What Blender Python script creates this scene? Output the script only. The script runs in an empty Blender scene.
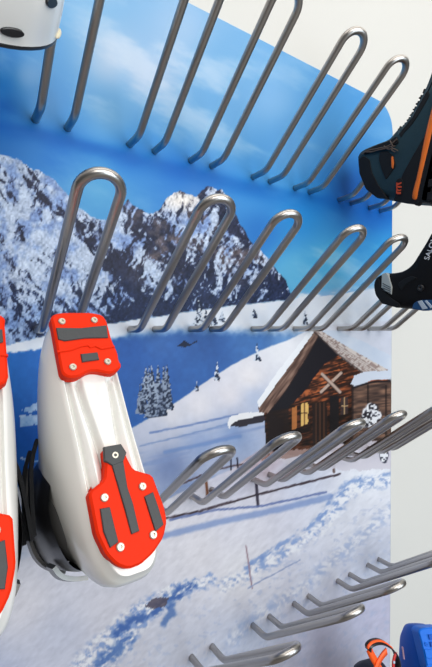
import bpy, bmesh, math, random
from mathutils import Vector, Matrix
import numpy as np
# ---------------------------------------------------------------- mural print
def sm(a, b, x):
    t = np.clip((x-a)/(b-a), 0, 1); return t*t*(3-2*t)
def hsh(ix, iy, s):
    h = (ix.astype(np.int64)*374761393 + iy.astype(np.int64)*668265263 + s*1274126177) & 0xffffffff
    h = ((h ^ (h >> 13))*1274126177) & 0xffffffff
    return ((h ^ (h >> 16)) & 0xffff)/65535.0
def vn(x, y, s):
    ix, iy = np.floor(x), np.floor(y); fx, fy = x-ix, y-iy
    fx = fx*fx*(3-2*fx); fy = fy*fy*(3-2*fy)
    a, b, c, d = hsh(ix, iy, s), hsh(ix+1, iy, s), hsh(ix, iy+1, s), hsh(ix+1, iy+1, s)
    return (a*(1-fx)+b*fx)*(1-fy)+(c*(1-fx)+d*fx)*fy
def fbm(x, y, s, o=4):
    v = 0; w = .5; t = 0
    for k in range(o):
        v = v+w*vn(x*2**k+17.3*k, y*2**k-9.1*k, s+k); t += w; w *= .55
    return v/t
def rot(x, y, deg):
    a = np.radians(deg); return x*np.cos(a)+y*np.sin(a), -x*np.sin(a)+y*np.cos(a)
def inpoly(x, y, P):
    r = np.zeros(x.shape, bool); n = len(P)
    for i in range(n):
        (x1, y1), (x2, y2) = P[i], P[(i+1) % n]
        if y1 == y2: continue
        c = ((y1 > y) != (y2 > y)) & (x < (x2-x1)*(y-y1)/(y2-y1)+x1)
        r ^= c
    return r
def line_d(x, y, P):
    d = np.full(x.shape, 1e9)
    for (x1, y1), (x2, y2) in zip(P[:-1], P[1:]):
        L = (x2-x1)**2+(y2-y1)**2
        t = np.clip(((x-x1)*(x2-x1)+(y-y1)*(y2-y1))/L, 0, 1)
        d = np.minimum(d, np.hypot(x-x1-t*(x2-x1), y-y1-t*(y2-y1)))
    return d
def idw(x, y, pts, p=2.6):
    n = 0; w = 0
    for px, py, c in pts:
        k = 1/((x-px)**2+(y-py)**2+60)**(p/2)
        n = n+k[..., None]*np.array(c, float); w = w+k
    return n/w[..., None]
def mix(A, B, m):
    m = np.asarray(m, float)[..., None]
    return A*(1-m)+np.asarray(B, float)*m
def ip(x, pts): return np.interp(x, [p[0] for p in pts], [p[1] for p in pts])

def paint(x, y):
    """colour (0-255 sRGB) of the printed winter landscape"""
    n1 = fbm(x/16, y/16, 3); n2 = fbm(x/5, y/5, 9, 3); n3 = vn(x/1.6, y/1.6, 5)
    wob = (n2-.5)*5
    # ---- sky
    sky = [(-40, 60, (60,130,205)), (0, 60, (70,135,205)), (0, 85, (24,120,195)), (0, 110, (10,100,176)), (30,75,(118,160,210)), (45,100,(98,148,205)), (110,112,(108,158,206)), (110, 60, (166,192,226)), (150, 72, (154,184,226)),
           (180, 30, (150,182,222)), (90, 10, (132,176,222)), (60, 150, (48,124,202)), (0,145,(50,120,190)), (130, 158, (56,132,208)), (210, 130, (118,166,216)), (230, 62, (118,166,216)),
           (270, 100, (122,168,220)), (330, 112, (80,146,208)), (380, 120, (84,146,208)), (290, 150, (96,152,211)), (250, 190, (70,142,210)), (180, 172, (44,122,200)),
           (300, 214, (44,136,208)), (350,192,(24,100,176)), (372, 215, (30,112,192)), (260, 232, (48,120,192)), (330, 262, (84,166,220)), (380, 250, (58,146,214)),
           (292, 272, (98,168,214)), (100, 190, (90,156,208)), (380, 290, (110,160,210)), (200,185,(70,130,200))]
    c = idw(x, y, sky)
    rx, ry = rot(x, y, 25)
    cl = fbm(rx/70, ry/26, 21, 5)
    amt = np.exp(-((x-140)/80)**2-((y-65)/45)**2)+.8*np.exp(-((x-265)/70)**2-((y-115)/35)**2)+.5*np.exp(-((x-335)/50)**2-((y-258)/22)**2)+.25
    c = mix(c, (205,218,238), sm(.45, .8, cl)*np.clip(amt, 0, 1)*.6)
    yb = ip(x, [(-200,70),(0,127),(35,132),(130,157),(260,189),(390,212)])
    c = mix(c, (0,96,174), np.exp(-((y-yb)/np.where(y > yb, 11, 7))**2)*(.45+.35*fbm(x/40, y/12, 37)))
    # hazy far hills low on the right
    hz = sm(286, 296, y+(fbm(x/30, y/30, 33)-.5)*22-(x-300)*-.03)*sm(285, 300, x)
    hc = mix(np.zeros_like(c)+np.array((128,168,214.)), (214,222,236), sm(.42, .6, fbm(x/26, y/9, 35)))
    c = mix(c, hc, hz)
    # ---- mountains
    R1 = [(-120,120),(-40,140),(0,154),(20,160),(30,167),(41,171),(55,181),(65,193),(79,207),(89,214),(103,221),(117,213),(121,208),(128,201),(137,207),(146,214),(159,209),(168,198),(180,190),(189,195),(196,196),(207,186),(222,190),(233,209),(240,224),(250,240),(265,255),(277,271),(286,280),(292,297),(296,310),(400,400)]
    ridge = ip(x, R1)+(fbm(x/7, x*0+.5, 41, 3)-.5)*7
    mt = sm(-.6, .6, y-ridge)
    wx, wy = x+(n1-.5)*13, y+(fbm(x/16, y/16, 4)-.5)*13
    left = 1-sm(95, 125, x)
    def rid(deg, lx, ly, sd, o): return 1-np.abs(2*fbm(*(lambda a: (a[0]/lx, a[1]/ly))(rot(wx, wy, deg)), sd, o)-1)
    rr = rid(48, 46, 9, 51, 5); rr2 = rid(112, 30, 7, 57, 5); rr3 = fbm(x/3.2, y/2.6, 61, 3)
    big = fbm(*(lambda a: (a[0]/60, a[1]/20))(rot(wx, wy, 46)), 66, 3)
    st = fbm(*(lambda a: (a[0]/13, a[1]/2.6))(rot(wx, wy, 62)), 68, 3)*.5+fbm(*(lambda a: (a[0]/11, a[1]/2.2))(rot(wx, wy, 118)), 69, 3)*.5
    s = .30*(rr*left+rr2*(1-left))+.16*(rr2*left+rr*(1-left))+.14*rr3+.30*st+.28*big
    thr = .672+.043*(1-left)+.06*sm(235, 300, y)*(1-left)-.12*np.exp(-((x-182)/15)**2-((y-201)/8)**2)-.10*np.exp(-((x-70)/40)**2-((y-252-(x-70)*.75)/13)**2)-.06*np.exp(-((x-8)/30)**2-((y-255)/22)**2)+.09*np.exp(-((x-45)/30)**2-((y-205-(x-45)*.8)/9)**2)+.07*np.exp(-((x-70)/34)**2-((y-318)/12)**2)+.07*np.exp(-((x-118)/10)**2-((y-262)/34)**2)
    snow = sm(thr-.045, thr+.045, s)
    rock = mix(np.zeros_like(c)+np.array((54,60,84.)), (104,97,104), sm(.4, .7, n1)*sm(110, 150, x)*(1-sm(265, 300, y)))
    rock = mix(rock, (36,46,74), sm(.5, .72, fbm(x/9, y/7, 71))*.8)
    rock = mix(rock, (45,62,98), sm(262, 300, y)*.6)
    sc = mix(np.zeros_like(c)+np.array((172,187,216.)), (126,148,196), sm(.4, .7, fbm(x/12, y/12, 75)))
    sc = mix(sc, (228,220,214), np.exp(-((x-182)/24)**2-((y-200)/11)**2))
    sc = mix(sc, (104,134,190), sm(285, 325, y)*.45)
    mc = mix(rock, sc, snow)
    mc = mc*(.62+.3*n3+.46*st)[..., None]
    base = ip(x, [(-60,352),(0,347),(40,337),(105,325),(135,320),(200,310),(250,304),(300,299),(340,294),(400,285)])+wob*.5
    c = mix(c, mc, mt*(1-sm(-1, 1, y-base)))
    # ---- snow bench, blue shade and sunlit slope printed below the mountains
    below = sm(-.8, .8, y-base)
    c = mix(c, mix(np.zeros_like(c)+np.array((188,202,226.)), (222,226,236), n1), below)
    shs = ip(x, [(-60,358),(0,353),(40,349),(110,338),(140,332),(200,328),(240,330),(290,331),(400,331)])+wob*.9
    shade = [(-50,420,(30,90,160)), (0,370,(44,108,178)), (30, 372, (44,106,176)), (30, 440, (24,86,156)), (30, 470, (26,90,158)), (70, 400, (44,98,165)), (130, 350, (48,96,160)), (160, 380, (52,98,160)),
             (210, 350, (56,96,152)), (200, 375, (60,104,164)), (250, 340, (74,116,172)), (290, 334, (104,140,190)), (160, 340, (66,108,168))]
    c = mix(c, idw(x, y, shade)*(.95+.1*n2)[..., None], sm(-1.2-5*sm(90,150,x), 1.2+7*sm(90,150,x), y-shs))
    slope = ip(x, [(-60,470),(0,488),(22,486),(45,475),(100,445),(150,418),(175,403),(200,386),(230,366),(262,350),(290,339),(305,332),(330,325),(400,320)])+wob*.35
    lit = [(170,415,(206,206,218)), (200,405,(214,212,222)), (250,378,(226,222,228)), (285,350,(222,224,234)), (230,395,(218,214,224)), (240,420,(170,178,206)), (160,430,(176,182,204)),
           (200,445,(136,154,194)), (235,432,(122,146,192)), (170,465,(120,136,176)), (215,465,(160,168,196)), (30,490,(190,200,218)), (100,480,(180,186,206)),
           (255,398,(168,182,214)), (60,520,(196,196,212))]
    cs = idw(x, y, lit)
    u, v = rot(x, y, -13)
    cs = mix(cs, (126,144,186), sm(.55, .75, fbm(u/60, v/4.5, 81, 3))*sm(420, 432, y+(x-200)*.25)*.7)
    cs = cs*(.97+.06*n2)[..., None]
    c = mix(c, cs, sm(-1, 1, y-slope))
    for P, w, col in [([(150,433),(190,425),(240,414)], 1.2, (92,116,168)), ([(140,446),(190,434),(246,419)], .9, (112,134,178)), ([(165,452),(205,444),(240,436)], 2.2, (110,136,186))]:
        c = mix(c, col, (1-sm(w*.4, w*1.3, line_d(x, y+wob*.2, P)))*.75)
    # patches of snow in the blue shade at the far left
    for P in [[(22,410),(34,404),(44,402),(44,408),(30,413)], [(20,416),(46,414),(46,424),(30,425),(20,427)], [(20,458),(32,459),(46,460),(46,462),(28,462)]]:
        c = mix(c, (176,190,218), inpoly(x+wob*.6, y+wob*.6, P)*(.4+.6*n2))
    # rocks in the shade
    c = mix(c, (24,36,62), inpoly(x+wob*.4, y+wob*.4, [(176,346),(184,340),(190,344),(197,339),(197,342),(186,347)])*.9)
    # ---- firs
    def fir(c, fx, fy, h, w, dark=.7):
        t = (y-(fy-h))/h
        hw = w*t*(.72+.5*vn(x*0+fx, y/2.2, 91))
        m = ((t > 0) & (t < 1) & (np.abs(x-fx+(n3-.5)*1.5) < hw))
        sn = sm(.38, .62, .6*vn(x/1.9, y/1.5, 95)+.4*n3-.15*(x-fx)/w)
        col = mix(np.zeros_like(c)+np.array((44,56,80.)), (196,208,228), np.clip(sn*(1.2-dark), 0, 1))
        return mix(c, col, m*1.)
    for a in [(140,414,30,5,.65),(149,400,36,5,.6),(164,404,40,5,.6),(155,417,34,6,.7),(146,398,32,5,.5),(152,404,40,6,.5),(143,410,34,5,.6),(158,412,48,7,.55),(167,410,46,7,.6),(150,418,36,6,.6),(162,416,36,7,.7)]: c = fir(c, *a)
    for a in [(217,381,20,3.6,.2),(197,391,10,2.6,.4),(257,361,18,3.4,.1),(199,326,26,6,.05),(206,328,20,5,.2),(222,322,12,4,.3),(254,318,10,4,.2),(305,326,16,3.4,.1),(214,325,12,4,.3)]: c = fir(c, *a)
    # ---- foreground snow
    fg = ip(x, [(-60,560),(20,560),(100,530),(150,508),(190,488),(230,470),(262,448),(300,440),(400,420)])+wob*.4
    fc = [(20,600,(206,204,216)), (60,640,(182,186,206)), (110,600,(196,196,210)), (150,540,(206,204,214)), (200,550,(208,206,216)), (240,520,(204,204,218)), (240,570,(212,212,222)),
          (300,480,(190,196,218)), (370,480,(220,224,238)), (340,520,(206,210,226)), (320,580,(190,194,212)), (370,560,(182,188,208)), (380,620,(180,180,206)), (320,640,(178,180,204)),
          (250,640,(178,186,210)), (180,655,(186,190,208)), (130,660,(190,192,208)), (0,680,(170,176,200)), (200,720,(176,182,204)), (260,455,(178,160,170)), (230,490,(186,186,204))]
    cf = idw(x, y, fc)
    u, v = rot(x, y, -38)
    rip = fbm(u/8, v/3, 101, 4)
    cf = cf*(.93+.14*rip)[..., None]
    c = mix(c, cf, sm(-1, 1, y-fg))
    # tracks and trampled snow
    lump = fbm(x/4.5+wob*.2, y/3.2, 111, 4); lump2 = fbm(u/9, v/3.5, 115, 4)
    def tramp(c, d, w0, w1, amt):
        m = 1-sm(w0, w1, d)
        c = mix(c, (130,152,198), m*sm(.45, .66, lump)*amt)
        return mix(c, (230,233,242), m*(1-sm(.34, .5, lump))*.8*amt)
    tr = line_d(x, y, [(392,478),(352,488),(338,506),(318,530),(285,552),(250,572),(225,585)])
    c = tramp(c, tr+wob*1.6, 3, 10, .9)
    c = mix(c, (112,138,190), (1-sm(1, 5, line_d(x+3, y+3, [(392,476),(352,485),(336,503),(316,527),(283,549),(250,569)])+wob*1.3))*sm(.4, .62, lump2)*.75)
    tr2 = line_d(x, y, [(392,510),(350,545),(300,590),(262,612),(232,640)])
    c = tramp(c, tr2+wob*1.6, 2, 11, .5)
    cb = line_d(x, y, [(212,578),(175,590),(150,606),(125,628),(105,650),(90,668)])
    band = ip(y, [(575,6),(600,12),(640,20),(670,22)])
    c = tramp(c, (cb+wob*1.5)/band*8, 4, 9, .95)
    sh_ = line_d(x, y, [(190,586),(172,598),(152,612),(132,622),(118,634)])
    c = mix(c, (78,108,164), (1-sm(2, 9, sh_+wob*1.8))*sm(.3, .6, lump2+.1*n3)*.95)
    c = mix(c, (84,114,168), (1-sm(1, 6, line_d(x, y, [(170,600),(172,612),(164,624)])+wob*1.2))*.8)
    c = mix(c, (88,118,172), (1-sm(3, 10, line_d(x, y, [(128,642),(112,652),(100,664)])+wob*1.8))*sm(.3, .6, lump2+.1*n3)*.9)
    c = mix(c, (92,86,98), inpoly(x+wob*.8, y+wob*.8, [(144,606),(152,599),(162,597),(170,598),(164,606),(152,609)])*.85)
    # right of the broad track: small clumps
    sp = sm(.62, .72, fbm(x/5, y/3.4, 131, 3))*sm(-30, 20, (x-215)*.62+(y-600))*sm(-8, 18, y-(fg+16))
    c = mix(c, (160,172,204), sp*.55)
    # ---- fence
    F = [([(140,524),(200,511),(256,495),(300,484),(340,474)], 1.1, (66,54,60)), ([(176,486),(215,470),(252,462)], .9, (84,66,66)), ([(256,480),(258,506)], 1.5, (58,52,66)), ([(334,452),(334,472)], 1.2, (92,70,62)),
         ([(206,480),(208,500)], 1.3, (120,80,56)), ([(170,520),(215,510),(262,506),(326,492)], 1.1, (104,118,160)), ([(246,546),(252,588)], .8, (150,130,140)), ([(248,588),(300,560)], .7, (140,152,186)), ([(340,455),(325,462)], .8, (110,80,66)),
         ([(231,459),(231,470)], .8, (52,50,66)), ([(237,458),(238,468)], .8, (52,50,66))]
    for P, w, col in F: c = mix(c, col, (1-sm(w*.6, w*1.5, line_d(x+wob*.15, y+wob*.2, P)))*.9)
    c = mix(c, (110,132,180), (1-sm(1.5, 5, line_d(x, y, [(163,536),(220,522),(280,509),(330,497)])+wob*.3))*.7)
    # ---- wooden cabin
    def pol(c, P, col, a=1., w=.3): return mix(c, col, inpoly(x+wob*w, y+wob*w, P)*a)
    grain = vn(x/9, (y+.28*x)/1.15, 141)
    wood = mix(np.zeros_like(c)+np.array((58,36,28.)), (176,106,66), sm(.25, .8, grain)*sm(.2, .7, n1+.1))
    wood = mix(wood, (40,26,24), sm(.55, .75, n2)*.5)
    wood = wood*(1-.45*sm(388, 425, y))[..., None]
    grey = mix(np.zeros_like(c)+np.array((66,54,52.)), (140,112,96), vn(x/8, (y+.1*x)/1.3, 145))
    # low snow-topped shed roof left
    c = pol(c, [(230,426),(232,420),(246,417),(266,414),(268,419),(262,422),(240,427)], (60,56,66))
    c = pol(c, [(227.5,424),(230,416.5),(240,413.5),(263,411),(266,415),(246,418.5),(236,421),(231,425),(229.5,429)], (226,228,236), 1, .15)
    # walls
    c = pol(c, [(264,408),(337,352),(364,371),(392,380),(392,448),(330,452),(300,456),(266,452)], wood, 1, .1)
    c = pol(c, [(352,384),(392,380),(392,448),(352,446)], grey, 1, .1)
    # dark underside of the roof
    c = pol(c, [(312,332),(338,352),(326,362),(306,388),(292,402),(270,414),(268,455),(282,455),(284,420),(268,412),(262,412)], (34,28,36), 1, .1)
    c = pol(c, [(316,333),(340,354),(322,366),(304,392),(288,408),(266,414)], (32,28,38), 1, .1)
    c = pol(c, [(266,412),(289,408),(289,440),(268,448)], (44,32,30), .8)
    # snow below the wall, yard
    c = pol(c, [(264,452),(300,450),(330,446),(392,440),(392,470),(300,470)], (196,192,206), .9, 1.2)
    c = pol(c, [(258,452),(300,446),(330,444),(300,456),(262,462)], (120,82,62), .5, 1)
    # roof boards (left verge), fascia and snow
    c = pol(c, [(309,333),(317,331),(300,356),(280,386),(266,412),(259,412),(258,406),(276,380)], (96,74,66))
    for k in range(3):
        c = mix(c, (52,40,42), (1-sm(.3, .9, line_d(x, y, [(312-k*.5+2, 334), (260+2.6*k, 411)])))*.7)
    c = pol(c, [(309,331),(315,330.5),(284,374),(259,408),(257,402),(276,374)], (228,232,242), 1, .12)
    c = pol(c, [(315,331),(320,334),(306,358),(286,390),(268,413),(259,412.5),(259,408),(284,374)], mix(np.zeros_like(c)+np.array((84,64,58.)), (150,126,114), vn((x*.8+y*.6)/1.3, (x-y)/14, 153)), 1, .12)
    c = mix(c, (48,36,36), (1-sm(.3, 1., line_d(x, y, [(319.5,335),(306,359),(286,391),(268,414)])))*.8)
    fas = mix(np.zeros_like(c)+np.array((198,188,184.)), (150,134,130), sm(.5, .75, vn((x+y)/2.4, (y-x*.75)/2, 151)))
    c = pol(c, [(313,329),(322,329),(374,362),(392,372),(392,376),(362,373),(340,357)], fas, 1, .12)
    c = mix(c, (70,58,58), (1-sm(.4, 1.2, line_d(x, y, [(314,332),(340,356),(362,372)])))*.8)
    c = pol(c, [(320,330),(336,330),(360,340),(392,356),(392,371),(372,361),(346,346)], mix(np.zeros_like(c)+np.array((206,214,230.)), (176,190,216), n1), 1, .2)
    for k in range(5):
        c = mix(c, (120,104,102), (1-sm(.25, .7, np.abs((x-316)*.62-(y-330)+1.6+k*2.1)))*inpoly(x, y, [(313,329),(322,329),(374,362),(392,372),(392,376),(362,373),(340,357)])*.6)
    # annex roof under snow
    c = pol(c, [(351,384),(354,376),(364,372),(392,370),(392,379),(372,380),(356,387)], (192,202,222), 1, .12)
    c = mix(c, (40,34,40), (1-sm(.5, 1.5, line_d(x, y, [(352,388),(372,382),(392,381)])))*.9)
    # openings
    c = pol(c, [(312,404),(327,401),(327,440),(313,444)], (46,34,32), .95, .1)
    c = pol(c, [(330,396),(339,396),(339,440),(330,440)], (34,30,34), .95, .1)
    for X in (316, 320, 324): c = mix(c, (104,72,52), (1-sm(.3, .9, np.abs(x-X)))*inpoly(x, y, [(312,404),(327,401),(327,440),(313,444)])*.7)
    c = pol(c, [(301,404),(308,402),(308,424),(301,426)], (222,178,112), .95, .1)
    c = pol(c, [(292,408),(297,406),(297,428),(292,430)], (176,118,70), .9, .1)
    c = mix(c, (60,40,34), (1-sm(.3, .8, np.minimum(np.abs(x-304.5), np.abs(y-413))))*inpoly(x, y, [(301,404),(308,402),(308,424),(301,426)])*.8)
    c = pol(c, [(341,398),(348,397),(348,414),(341,415)], (70,58,60), .9, .1)
    c = mix(c, (200,170,130), (1-sm(.3, .8, np.minimum(np.abs(x-344.5), np.abs(y-406))))*inpoly(x, y, [(341,398),(348,397),(348,414),(341,415)])*.8)
    for P in ([(321,392),(341,373)], [(322,374),(340,392)]):
        c = mix(c, (60,44,42), (1-sm(1.6, 2.4, line_d(x-.6, y-.9, P)))*.8)
        c = mix(c, (176,156,146), (1-sm(1., 1.8, line_d(x, y, P))))
    for X in (352.5, 368, 386): c = mix(c, (44,34,34), (1-sm(.6, 1.4, np.abs(x-X)))*((y > 385) & (y < 440))*.7)
    # frosted bush before the wall
    bd = np.hypot((x-371)/11, (y-416)/14)
    c = mix(c, mix(np.zeros_like(c)+np.array((52,50,60.)), (226,230,240), sm(.4, .6, .6*n3+.4*n2)), (1-sm(.75, 1., bd+(n2-.5)*.7)))
    bd = np.hypot((x-384)/5, (y-455)/8)
    c = mix(c, mix(np.zeros_like(c)+np.array((60,62,78.)), (226,230,240), sm(.45, .6, n3)), (1-sm(.75, 1., bd+(n2-.5)*.5)))
    return np.clip(c, 0, 255)

# ---------------------------------------------------------------- measures
# "D" units: the wall is the plane y = 0, the eye stands at (0,-1,0); one D is S metres
S = .80; FLOOR = -1.75
Q = dict(f=407.2918, yaw=.59241, pitch=-.013407, roll=-.00061)
X0, PITCH, W, OD = .17968, .20372, .07049, .02171
ROWZ = [.4729, -.0027, -.4776, -.9449, -1.4199]
STUB, ARM, EL, TR = .0631, .3919, .67938, .0091
fw = Vector((math.sin(Q['yaw'])*math.cos(Q['pitch']), math.cos(Q['yaw'])*math.cos(Q['pitch']), math.sin(Q['pitch'])))
_r = Vector((math.cos(Q['yaw']), -math.sin(Q['yaw']), 0)); _u = _r.cross(fw)
cr, sr = math.cos(Q['roll']), math.sin(Q['roll']); rt = cr*_r+sr*_u; up = -sr*_r+cr*_u
EYE = Vector((0, -1, 0))
def ray(px, py): return fw+rt*((px-216)/Q['f'])-up*((py-333.5)/Q['f'])
def hit(px, py, P0, n):
    d = ray(px, py); return EYE+d*(((P0-EYE).dot(n))/d.dot(n))
def world(p): return Vector((p[0]*S, p[1]*S, (p[2]-FLOOR)*S))

C = bpy.context.scene.collection
sc = bpy.context.scene
# ---------------------------------------------------------------- materials
def mat(name, col, rough=.5, metal=0., spec=.5, coat=0., bump=None, vary=None, sheen=0, sss=0):
    m = bpy.data.materials.new(name); m.use_nodes = True; nt = m.node_tree; b = nt.nodes['Principled BSDF']
    lin = [((c/255)/12.92 if c/255 <= .04045 else ((c/255+.055)/1.055)**2.4) for c in col]
    b.inputs['Base Color'].default_value = (*lin, 1); b.inputs['Roughness'].default_value = rough; b.inputs['Metallic'].default_value = metal
    b.inputs['Specular IOR Level'].default_value = spec; b.inputs['Coat Weight'].default_value = coat; b.inputs['Coat Roughness'].default_value = .12
    if sheen: b.inputs['Sheen Weight'].default_value = sheen
    if sss:
        b.inputs['Subsurface Weight'].default_value = sss; b.inputs['Subsurface Radius'].default_value = (.02, .018, .015); b.inputs['Subsurface Scale'].default_value = .3
    tc = nt.nodes.new('ShaderNodeTexCoord')
    if vary:
        n = nt.nodes.new('ShaderNodeTexNoise'); n.inputs['Scale'].default_value = vary[0]; n.inputs['Detail'].default_value = 4
        r = nt.nodes.new('ShaderNodeMapRange'); r.inputs[3].default_value = 1-vary[1]; r.inputs[4].default_value = 1+vary[1]
        x = nt.nodes.new('ShaderNodeMix'); x.data_type = 'RGBA'; x.blend_type = 'MULTIPLY'; x.inputs[0].default_value = 1; x.inputs[6].default_value = (*lin, 1)
        nt.links.new(tc.outputs['Object'], n.inputs['Vector']); nt.links.new(n.outputs['Fac'], r.inputs[0]); nt.links.new(r.outputs[0], x.inputs[7]); nt.links.new(x.outputs[2], b.inputs['Base Color'])
    if bump:
        n = nt.nodes.new('ShaderNodeTexNoise'); n.inputs['Scale'].default_value = bump[0]; n.inputs['Detail'].default_value = 5
        if len(bump) > 2:
            mp = nt.nodes.new('ShaderNodeMapping'); mp.inputs['Scale'].default_value = bump[2]
            nt.links.new(tc.outputs['Object'], mp.inputs['Vector']); nt.links.new(mp.outputs[0], n.inputs['Vector'])
        else: nt.links.new(tc.outputs['Object'], n.inputs['Vector'])
        u = nt.nodes.new('ShaderNodeBump'); u.inputs['Strength'].default_value = bump[1]; u.inputs['Distance'].default_value = .002
        nt.links.new(n.outputs['Fac'], u.inputs['Height']); nt.links.new(u.outputs['Normal'], b.inputs['Normal'])
    return m
M = dict(
    wall=mat('painted_plaster', (207,206,202), .85, bump=(160, .12)),
    floor=mat('grey_floor', (120,116,112), .6, vary=(5, .12)),
    steel=mat('brushed_steel', (176,172,168), .30, 1.),
    white=mat('white_plastic', (228,227,223), .24, coat=.35, vary=(9, .015)),
    grey=mat('light_grey_plastic', (190,192,190), .32, coat=.2),
    orange=mat('orange_sole_rubber', (222,42,2), .6, spec=.15, bump=(90, .08)),
    grip=mat('dark_grip_rubber', (58,60,62), .6, bump=(220, .25)),
    screw=mat('steel_screw', (206,198,182), .35, .6),
    black=mat('black_plastic', (26,26,29), .38, coat=.15),
    lining=mat('black_lining', (18,18,20), .9, sheen=.2),
    cream=mat('cream_plastic', (226,214,184), .35, coat=.2),
    silver=mat('silver_metal', (128,126,124), .35, .8),
    teal=mat('teal_suede', (36,62,72), .8, spec=.2, sheen=.06, bump=(260, .3), vary=(30, .15)),
    charcoal=mat('charcoal_rubber', (20,22,26), .7, spec=.25, bump=(120, .2)),
    blackcloth=mat('black_softshell', (16,16,19), .75, spec=.2, bump=(300, .25)),
    orangesole=mat('orange_foam', (240,116,18), .5),
    orangelogo=mat('orange_print', (206,72,30), .6),
    cord=mat('grey_black_cord', (92,78,70), .8),
    reflect=mat('pale_reflective_patch', (176,184,184), .45, bump=(60, .2)),
    whitetext=mat('white_print', (226,232,240), .5),
    bluepart=mat('blue_support', (20,74,124), .4),
    palepart=mat('pale_support', (188,204,220), .4),
    blue=mat('bright_blue_plastic', (0,106,216), .45, spec=.3),
    blueshell=mat('deep_blue_plastic', (0,82,186), .48, spec=.25),
    pinktag=mat('pink_white_tag', (214,170,186), .5),
    strap=mat('orange_strap', (250,92,16), .5),
    navy=mat('navy_fabric', (24,30,52), .7),
    red=mat('red_trim', (206,56,50), .5),
)
# ---------------------------------------------------------------- builders
def link(name, me, material, parent=None, smooth=True):
    o = bpy.data.objects.new(name, me); C.objects.link(o)
    if material: me.materials.append(material)
    if smooth:
        for p in me.polygons: p.use_smooth = True
    if parent: o.parent = parent
    return o
def finish(name, bm, material, parent=None, smooth=True, angle=None):
    bmesh.ops.scale(bm, vec=(S, S, S), verts=bm.verts)
    bmesh.ops.recalc_face_normals(bm, faces=bm.faces)
    if angle is not None:
        for e in bm.edges:
            if len(e.link_faces) == 2 and e.calc_face_angle(0) > math.radians(angle): e.smooth = False
    me = bpy.data.meshes.new(name); bm.to_mesh(me); bm.free()
    return link(name, me, material, parent, smooth)
def thing(name, label, cat, loc, group=None):
    o = bpy.data.objects.new(name, None); C.objects.link(o); o.location = world(loc); o.empty_display_size = .05
    o['label'] = label; o['category'] = cat
    if group: o['group'] = group
    return o
def tag(o, label, cat, group=None):
    o['label'] = label; o['category'] = cat
    if group: o['group'] = group
def tube(bm, pts, r, n=12, caps=True, flat=1.):
    pts = [Vector(p) for p in pts]; rings = []; T = (pts[1]-pts[0]).normalized()
    ref = Vector((0, 0, 1)) if abs(T.z) < .9 else Vector((1, 0, 0))
    N = T.cross(ref).normalized()
    for i, p in enumerate(pts):
        t = (pts[min(i+1, len(pts)-1)]-pts[max(i-1, 0)]).normalized()
        N = (N-t*N.dot(t)).normalized(); B = t.cross(N)
        rr = r[i] if isinstance(r, (list, tuple)) else r
        rings.append([bm.verts.new(p+(N*math.cos(2*math.pi*k/n)*flat+B*math.sin(2*math.pi*k/n))*rr) for k in range(n)])
    for a, b in zip(rings[:-1], rings[1:]):
        for k in range(n): bm.faces.new((a[k], a[(k+1) % n], b[(k+1) % n], b[k]))
    if caps: bm.faces.new(rings[0][::-1]); bm.faces.new(rings[-1])
def smoothpath(pts, it=2):
    pts = [Vector(p) for p in pts]
    for _ in range(it):
        q = [pts[0]]
        for a, b in zip(pts[:-1], pts[1:]): q += [a*.75+b*.25, a*.25+b*.75]
        pts = q+[pts[-1]]
    return pts
def ribbon(bm, pts, wdir, w, th):
    """flat strap along pts, wide along wdir"""
    pts = smoothpath(pts); R = []
    for i, p in enumerate(pts):
        t = (pts[min(i+1, len(pts)-1)]-pts[max(i-1, 0)]).normalized(); wd = Vector(wdir); wd = (wd-t*wd.dot(t)).normalized(); nn = t.cross(wd)
        R.append([bm.verts.new(p+wd*a*w/2+nn*b*th/2) for a, b in ((-1,-1),(1,-1),(1,1),(-1,1))])
    for a, b in zip(R[:-1], R[1:]):
        for k in range(4): bm.faces.new((a[k], a[(k+1) % 4], b[(k+1) % 4], b[k]))
    bm.faces.new(R[0][::-1]); bm.faces.new(R[-1])
def prism(bm, poly, frame, h0, h1, bev=0., rnd=0):
    """poly (a,b) in the frame (origin, ea, eb, en) raised from h0 to h1, upper edge bevelled"""
    O, ea, eb, en = frame
    if rnd:
        P = [Vector((a, b, 0)) for a, b in poly]
        for _ in range(rnd):
            q = []
            for i in range(len(P)):
                a, b = P[i], P[(i+1) % len(P)]; k = min(.25, .0035/max((b-a).length, 1e-6)); q += [a*(1-k)+b*k, a*k+b*(1-k)]
            P = q
        poly = [(p.x, p.y) for p in P]
    n = len(poly)
    def inset(d):
        r = []
        ar = sum(poly[i][0]*poly[(i+1) % n][1]-poly[(i+1) % n][0]*poly[i][1] for i in range(n)); sg = 1 if ar > 0 else -1
        for i in range(n):
            p0, p1, p2 = (Vector((*poly[(i+k) % n],)) for k in (-1, 0, 1))
            t1 = (p1-p0).normalized() if (p1-p0).length > 1e-9 else Vector((1, 0)); t2 = (p2-p1).normalized() if (p2-p1).length > 1e-9 else t1
            nn = Vector((-(t1.y+t2.y), t1.x+t2.x))*sg
            nn = nn.normalized() if nn.length > 1e-6 else Vector((0, 0))
            r.append(p1+nn*d)
        return r
    L = [(0, h0), (0, h1-bev), (bev, h1)] if bev else [(0, h0), (0, h1)]
    R = [[bm.verts.new(O+ea*p[0]+eb*p[1]+en*h) for p in inset(d)] for d, h in L]
    for a, b in zip(R[:-1], R[1:]):
        for k in range(n): bm.faces.new((a[k], a[(k+1) % n], b[(k+1) % n], b[k]))
    f = [bm.faces.new(R[0][::-1]), bm.faces.new(R[-1])]
    bmesh.ops.triangulate(bm, faces=f)
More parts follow.
